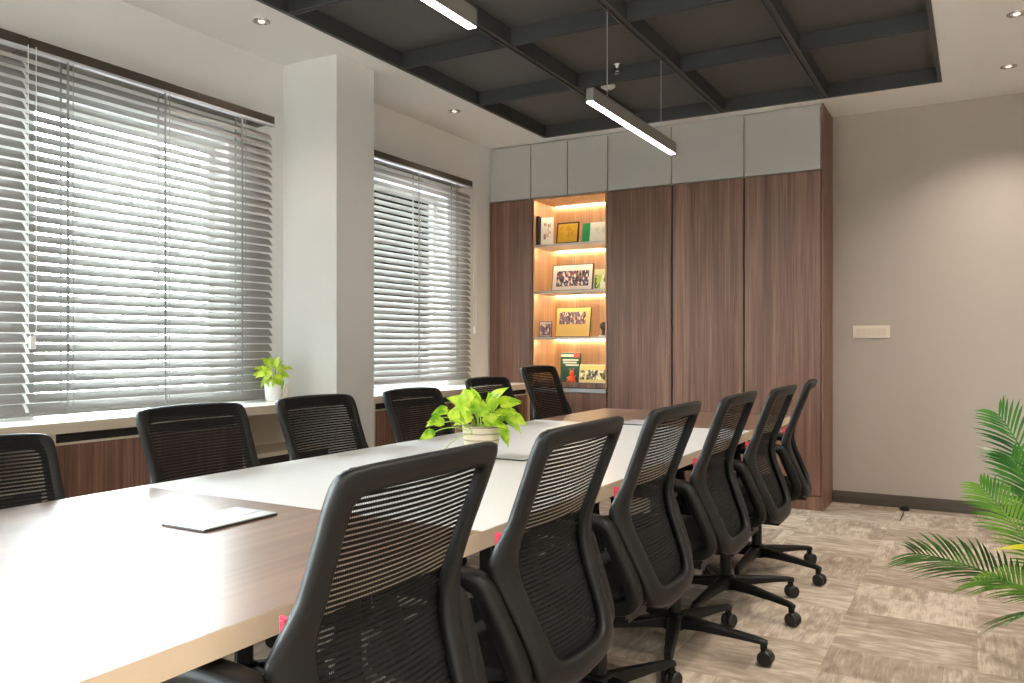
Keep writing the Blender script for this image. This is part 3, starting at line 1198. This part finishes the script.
objs = [proto] + [dup(proto) for _ in allc[1:]]
for o, (p, g, t) in zip(objs, allc):
    place(o, p[0], p[1], R_(p[2]), p[3], R_(p[4]), p[5], g, t)

# ------------------------------------------------------------------ plants


def leaf(mb, base, direction, up, length, width, droop=0.25, mi=0, fold=0.15, rows=6):
    """heart shaped leaf with a folded midrib"""
    d = Vector(direction).normalized()
    u = Vector(up)
    u = (u - d * u.dot(d)).normalized()
    s = d.cross(u).normalized()
    b = Vector(base)
    vs, fs = [], []
    for i in range(rows + 1):
        t = i / rows
        w = width * 0.5 * max(0.0, math.sin(PI * (t ** 0.72 * 0.8 + 0.2))) ** 1.15
        if t == 0:
            w = width * 0.2
        c = b + d * (length * (t - (0.0 if t else 0.0))) - u * (droop * length * t * t)
        back = d * (-0.08 * length if i == 0 else 0)
        vs += [c + s * w + u * (fold * w) + back, c, c - s * w + u * (fold * w) + back]
    for i in range(rows):
        k = 3 * i
        fs += [(k, k + 1, k + 4, k + 3), (k + 1, k + 2, k + 5, k + 4)]
    mb.add(vs, fs, mi)


def arc(p0, p1, lift, n=7):
    p0, p1 = Vector(p0), Vector(p1)
    out = []
    for i in range(n + 1):
        t = i / n
        q = p0.lerp(p1, t)
        q.z += lift * 4 * t * (1 - t)
        out.append(q)
    return out


# camera-right and depth axes of the room used to lay leaves out around each pot
RT = Vector((math.cos(0.51779), math.sin(0.51779), 0))
FW = Vector((-math.sin(0.51779), math.cos(0.51779), 0))

rnd = random.Random(5)
PX, PY_ = -1.60, 2.58
r = thing('potted_pothos', 'bushy lime green pothos in a banded stone pot on the table', 'plant', (PX, PY_, 0.7505))
m = MB()
m.lathe([(0.048, 0), (0.054, 0.006), (0.064, 0.06), (0.071, 0.115), (0.073, 0.122), (0.069, 0.124), (0.064, 0.118), (0.062, 0.10)], n=32)
m.build('pot', 'pot_stone', r, smooth=True)
MB().lathe([(0.002, 0.1005), (0.0615, 0.1)], n=24).build('soil', 'soil', r)
lf, st = MB(), MB()
# (right, up, depth, heading degrees in the picture plane, length, width) of each leaf's base
LEAVES = [
    (-0.020, 0.17, -0.03, 35, 0.075, 0.06), (0.030, 0.19, -0.01, 70, 0.08, 0.05), (-0.005, 0.20, 0.01, 110, 0.085, 0.045),
    (0.05, 0.17, -0.04, 10, 0.085, 0.06), (0.02, 0.15, -0.06, -15, 0.085, 0.065), (0.075, 0.19, 0.0, 20, 0.075, 0.055),
    (0.06, 0.21, 0.03, 15, 0.09, 0.04), (0.09, 0.16, -0.03, -35, 0.085, 0.06), (0.105, 0.155, 0.02, -20, 0.075, 0.06),
    (0.075, 0.13, -0.06, -70, 0.085, 0.045), (-0.04, 0.15, -0.04, 120, 0.075, 0.055), (-0.06, 0.19, 0.0, 100, 0.07, 0.055),
    (-0.06, 0.20, 0.02, 150, 0.075, 0.06), (-0.055, 0.17, 0.0, 175, 0.09, 0.05), (-0.035, 0.165, -0.05, 200, 0.075, 0.055),
    (0.0, 0.165, -0.07, 80, 0.06, 0.06), (0.035, 0.215, 0.04, 50, 0.08, 0.05), (0.065, 0.155, 0.05, 5, 0.08, 0.06),
    (-0.02, 0.21, 0.05, 130, 0.07, 0.055), (0.012, 0.14, -0.065, 30, 0.07, 0.055), (-0.015, 0.175, -0.055, 95, 0.07, 0.05),
    (0.045, 0.19, -0.045, 100, 0.065, 0.045), (0.1, 0.185, -0.02, -60, 0.07, 0.05), (0.03, 0.17, 0.06, 90, 0.08, 0.06),
]
for (a, b, c, hd, ln, wd) in LEAVES:
    base = RT * a + FW * c + Vector((0, 0, b))
    h_ = R_(hd)
    d = RT * math.cos(h_) + Vector((0, 0, math.sin(h_))) - FW * rnd.uniform(0.05, 0.5)
    upv = Vector((0, 0, 0.8)) - FW * rnd.uniform(0.4, 1.0) + RT * rnd.uniform(-0.4, 0.4)
    leaf(lf, base, d, upv, ln, wd, rnd.uniform(0.1, 0.35), 1 if rnd.random() < 0.4 else 0)
    st.tube(arc(RT * a * 0.45 + FW * c * 0.5 + Vector((0, 0, 0.098)), base, 0.012, 5), 0.0022, 6)
# trailing vines to the left
VINES = [(-0.075, 0.16, -0.02, [(-0.125, 0.185, 190), (-0.15, 0.155, 205)]), (-0.06, 0.10, -0.05, [(-0.135, 0.14, 170), (-0.17, 0.105, 200)]),
         (-0.06, 0.12, -0.06, [(-0.10, 0.15, 75), (-0.15, 0.02, 250)])]
for (a, b, c, lv) in VINES:
    p = RT * (-0.03) + FW * c + Vector((0, 0, 0.10))
    for (la, lb, hd) in lv:
        base = RT * la + FW * (c - 0.02) + Vector((0, 0, max(lb, 0.01)))
        st.tube(arc(p, base, 0.02, 6), 0.002, 6)
        h_ = R_(hd)
        d = RT * math.cos(h_) + Vector((0, 0, math.sin(h_))) - FW * 0.15
        if lb < 0.05:
            d = RT * -0.6 - FW * 0.6 + Vector((0, 0, 0.05))
        leaf(lf, base, d, Vector((0, 0, 0.9)) - FW * 0.8, 0.062, 0.05, 0.2, 0)
lf.build('foliage', ['pothos', 'pothos_lime'], r, smooth=True)
st.build('stems', 'stem', r, smooth=True)

rnd = random.Random(11)
r = thing('potted_plant', 'small lime plant in a white pot on the window ledge', 'plant', (-3.505, 3.39, 0.8535))
MB().lathe([(0.040, 0), (0.043, 0.004), (0.053, 0.112), (0.05, 0.114), (0.046, 0.10)], n=28).build('pot', 'pot_white', r, smooth=True)
MB().lathe([(0.002, 0.1005), (0.0455, 0.1)], n=20).build('soil', 'soil', r)
lf, st = MB(), MB()
for (a, b, c, hd) in ((-0.04, 0.19, 0, 150), (-0.06, 0.215, 0, 175), (0.0, 0.22, 0, 100), (0.03, 0.20, -0.02, 40), (0.05, 0.18, 0, -10), (-0.03, 0.16, -0.03, 220),
                      (0.02, 0.16, -0.04, -40), (0.07, 0.21, 0.02, 8), (-0.01, 0.18, -0.04, 120), (0.01, 0.21, 0.03, 60), (-0.055, 0.15, 0.0, 235), (0.04, 0.15, 0.0, -60),
                      (0.0, 0.15, -0.05, 270), (-0.075, 0.19, -0.02, 190), (-0.02, 0.23, 0.0, 130), (0.02, 0.225, -0.01, 70), (-0.035, 0.19, -0.05, 200), (0.03, 0.175, -0.05, -20),
                      (-0.05, 0.175, -0.03, 160), (0.0, 0.195, -0.055, 240), (0.045, 0.2, 0.0, 20)):
    base = RT * a * 0.8 + FW * c + Vector((0, 0, b - 0.025))
    h_ = R_(hd)
    d = RT * math.cos(h_) + Vector((0, 0, math.sin(h_))) - FW * rnd.uniform(0.0, 0.6)
    leaf(lf, base, d, Vector((0, 0, 0.8)) - FW * rnd.uniform(0.3, 0.9), 0.065, 0.05, 0.25, 0)
    st.tube(arc(RT * a * 0.3 + FW * c * 0.4 + Vector((0, 0, 0.1)), base, 0.01, 5), 0.002, 6)
lf.build('foliage', ['pothos_lime'], r, smooth=True)
st.build('stems', 'stem', r, smooth=True)
# little glass bottle next to the pot
tag(MB().lathe([(0.011, 0), (0.0125, 0.004), (0.0125, 0.075), (0.008, 0.088), (0.008, 0.098)], c=(-3.455, 3.445, 0.8535), n=18).build('small_bottle', 'beige', smooth=True),
    'small slim beige bottle just right of the white plant pot', 'bottle')

# palm at the right
rnd = random.Random(3)
pc = Vector((0.285, 3.14, 0))
r = thing('potted_palm', 'potted palm with feathery green fronds at the right edge', 'plant', pc)
MB().lathe([(0.11, 0), (0.125, 0.01), (0.15, 0.27), (0.152, 0.30), (0.14, 0.30), (0.132, 0.26)], n=32).build('planter', 'planter', r, smooth=True)
MB().lathe([(0.002, 0.262), (0.132, 0.26)], n=24).build('soil', 'soil', r)


def frond(p0, p1, lift, width, mt, pairs=30, roll=0.0, tipw=0.35):
    """feather palm frond: arched midrib with slim folded leaflets on both sides"""
    path = arc(p0, p1, lift, 28)
    m = MB()
    m.tube(path, 0.006, 7, taper=0.25)
    n = len(path)
    for i in range(pairs):
        t = 0.22 + 0.78 * i / (pairs - 1)
        f = t * (n - 1)
        j = min(int(f), n - 2)
        q = path[j].lerp(path[j + 1], f - j)
        tan = (path[j + 1] - path[j]).normalized()
        upv = Vector((0, 0, 1))
        side = tan.cross(upv)
        if side.length < 1e-3:
            side = Vector((1, 0, 0))
        side.normalize()
        upv = side.cross(tan).normalized()
        rot = Matrix.Rotation(roll, 3, tan)
        side, upv = rot @ side, rot @ upv
        ln = width * (math.sin(PI * (0.12 + 0.80 * (t - 0.22) / 0.78)) ** 0.6) * rnd.uniform(0.9, 1.08)
        fwd = 0.55 + 0.75 * t
        for s in (-1, 1):
            d = (side * s + tan * fwd + upv * rnd.uniform(0.15, 0.4)).normalized()
            wv = d.cross(upv).normalized()
            wd = 0.0046
            vs, fs = [], []
            segs = 4
            for k in range(segs + 1):
                u = k / segs
                c = q + d * (ln * u) - Vector((0, 0, 1)) * (0.22 * ln * u * u)
                w = wd * (math.sin(PI * (0.12 + 0.88 * u)) ** 0.7 if u < 1 else 0.02)
                vs += [c + wv * w + upv * w * 0.35, c, c - wv * w + upv * w * 0.35]
            for k in range(segs):
                b = 3 * k
                fs += [(b, b + 1, b + 4, b + 3), (b + 1, b + 2, b + 5, b + 4)]
            m.add(vs, fs)
    return m.build('frond', mt, r, smooth=True)


def P(a, b, c):
    return RT * a + FW * b + Vector((0, 0, c))


crown = 0.30
frond(P(-0.02, 0, crown), P(-0.50, 0.05, 0.50), 0.035, 0.20, 'palm', 26, 0.75)
frond(P(-0.02, -0.06, crown), P(-0.42, -0.16, 0.47), 0.045, 0.15, 'palm_light', 22, 0.75)
frond(P(0, -0.05, crown), P(-0.36, -0.22, 0.37), 0.04, 0.17, 'palm', 18, 0.6)
frond(P(-0.02, 0, crown), P(-0.30, 0.03, 0.72), 0.03, 0.14, 'palm_light', 26, 0.9)
frond(P(0.01, 0, crown), P(-0.20, 0.10, 0.94), 0.08, 0.19, 'palm', 24, 0.9)
frond(P(0.02, 0.05, crown), P(-0.17, 0.08, 0.80), 0.05, 0.17, 'palm', 24, 0.8)
frond(P(0.03, 0, crown), P(0.22, 0.1, 1.02), 0.08, 0.18, 'palm', 30, -0.6)
frond(P(0.03, 0, crown), P(0.5, -0.1, 0.75), 0.15, 0.18, 'palm', 30, -0.2)
frond(P(0.03, 0.05, crown), P(0.3, 0.45, 0.8), 0.15, 0.18, 'palm', 30, 0)
frond(P(0.0, -0.05, crown), P(0.15, -0.5, 0.7), 0.15, 0.18, 'palm_light', 30, 0)
frond(P(0.0, 0.05, crown), P(0.05, 0.5, 0.75), 0.15, 0.18, 'palm', 30, 0)
m = MB()
leaf(m, P(-0.16, -0.02, 0.535), RT * -1 + Vector((0, 0, 0.12)), Vector((0, 0, 1)) - FW * 0.6, 0.12, 0.024, 0.25)
m.tube(arc(P(-0.02, 0, crown), P(-0.16, -0.02, 0.535), 0.02, 6), 0.003, 6)
m.build('yellow_leaf', 'palm_yellow', r, smooth=True)['label'] = 'yellowed leaf'
m = MB()
for k in range(6):
    a = k * 1.05
    m.tube([(0.03 * math.cos(a), 0.03 * math.sin(a), 0.24), (0.012 * math.cos(a), 0.012 * math.sin(a), 0.34)], 0.012, 8, taper=0.6)
m.build('stem', 'stem', r, smooth=True)

# ------------------------------------------------------------------ lamps and ceiling fittings


def pendant(y0, y1, cables, label):
    x, zb = -1.628, 2.347
    oy = (y0 + y1) / 2
    h = (y1 - y0) / 2
    r = thing('linear_pendant', label, 'pendant lamp', (x, oy, zb), 0, 'linear pendant lamps over the table')
    m = bx(-0.02, 0.02, -h, h, 0.006, 0.068)
    m.box(-0.02, -0.0175, -h, h, 0, 0.006)
    m.box(0.0175, 0.02, -h, h, 0, 0.006)
    m.build('housing', 'lamp_body', r, bevel=0.002)
    bx(-0.0172, 0.0172, -h + 0.003, h - 0.003, -0.0015, 0.0058).build('diffuser', 'lamp_glow', r)
    for c in cables:
        m = MB()
        m.tube([(0, c - oy, 0.068), (0, c - oy, ZC - zb - 0.005)], 0.0018, 6)
        cb = m.build('cable', 'rail_light', r)
        m = MB()
        m.lathe([(0.008, 0), (0.008, 0.02)], c=(0, c - oy, ZC - zb - 0.028), n=12)
        m.lathe([(0.005, 0), (0.005, 0.016)], c=(0, c - oy, 0.0685), n=12)
        m.build('gripper', 'chrome', cb)


pendant(3.617, 4.857, (3.83, 4.64), 'lit linear pendant lamp hanging before the white overhead cupboards')
pendant(1.32, 2.562, (1.53, 2.35), 'lit linear pendant lamp cut by the top edge of the photo')


def downlight(x, y, label):
    r = thing('downlight', label, 'downlight', (x, y, ZC), 0, 'recessed ceiling downlights')
    MB().lathe([(0.046, 0.0), (0.046, -0.004), (0.036, -0.006), (0.031, -0.002), (0.031, 0.0)], n=28, cap=False).build('trim_ring', 'chrome', r, smooth=True)
    MB().lathe([(0.016, -0.0035), (0.016, -0.001)], n=20).build('bulb', 'spot_glow', r)
    MB().lathe([(0.031, -0.0008), (0.031, -0.0002)], n=20).build('reflector', 'alu', r)


DL = ['small ceiling downlight left of the tray, nearest the wide blind', 'small ceiling downlight left of the tray, above the second blind',
      ]
downlight(-3.29, 3.10, DL[0])
downlight(-3.325, 4.985, DL[1])
downlight(-3.31, 1.22, 'ceiling downlight beyond the left edge above the wide blind')
downlight(0.165, 5.87, 'small ceiling downlight right of the tray, closest to the back wall')
downlight(0.175, 4.96, 'small ceiling downlight at the top right corner of the photo')
for y in (4.0, 3.06, 2.12, 1.18):
    downlight(0.165, y, 'ceiling downlight above the frame right of the tray')

r = thing('fire_sprinkler', 'silver fire sprinkler hanging inside the dark ceiling tray', 'sprinkler', (-2.0, 4.87, ZC + 0.085))
MB().lathe([(0.03, -0.001), (0.03, -0.006), (0.012, -0.010), (0.011, -0.045), (0.015, -0.05), (0.009, -0.055)], n=18).build('body', 'chrome', r, smooth=True)
MB().lathe([(0.02, -0.066), (0.02, -0.069)], n=18).build('deflector', 'chrome', r)
m = MB()
for s in (-1, 1):
    m.tube([(s * 0.008, 0, -0.052), (s * 0.014, 0, -0.06), (s * 0.004, 0, -0.068)], 0.0025, 6)
m.build('yoke', 'chrome', r)
r = thing('ceiling_sensor', 'small white disc sensor in the dark tray above the pendant lamp', 'sensor', (-2.22, 5.24, ZC + 0.085))
MB().lathe([(0.05, -0.001), (0.05, -0.012), (0.04, -0.02), (0.02, -0.03), (0.004, -0.032)], n=24).build('housing', 'pot_white', r, smooth=True)
MB().lathe([(0.012, -0.031), (0.012, -0.036)], n=14).build('lens', 'chrome', r)

# ------------------------------------------------------------------ wall switch and cable outlet
r = thing('light_switch', 'ivory switch plate on the grey wall right of the cupboards', 'switch', (-0.679, YW - 0.0005, 1.272))
bx(-0.126, 0.126, -0.009, 0, -0.046, 0.046).build('plate', 'switch', r, bevel=0.004)
for k in range(6):
    x = -0.10 + k * 0.0335
    bx(x, x + 0.032, -0.0135, -0.0095, -0.026, 0.026).build('rocker', 'switch_key', r, bevel=0.0015)
r = thing('door_stop', 'small dark stopper on the carpet by the skirting', 'door stop', (-0.452, 6.44, 0.0))
MB().lathe([(0.034, 0), (0.034, 0.008), (0.026, 0.02), (0.01, 0.028)], n=18).build('dome', 'black_plastic', r, smooth=True)
MB().tube([(0, -0.034, 0.004), (0.004, -0.2, 0.003), (0.0, -0.40, 0.003)], 0.003, 6).build('cable', 'black_plastic', r)
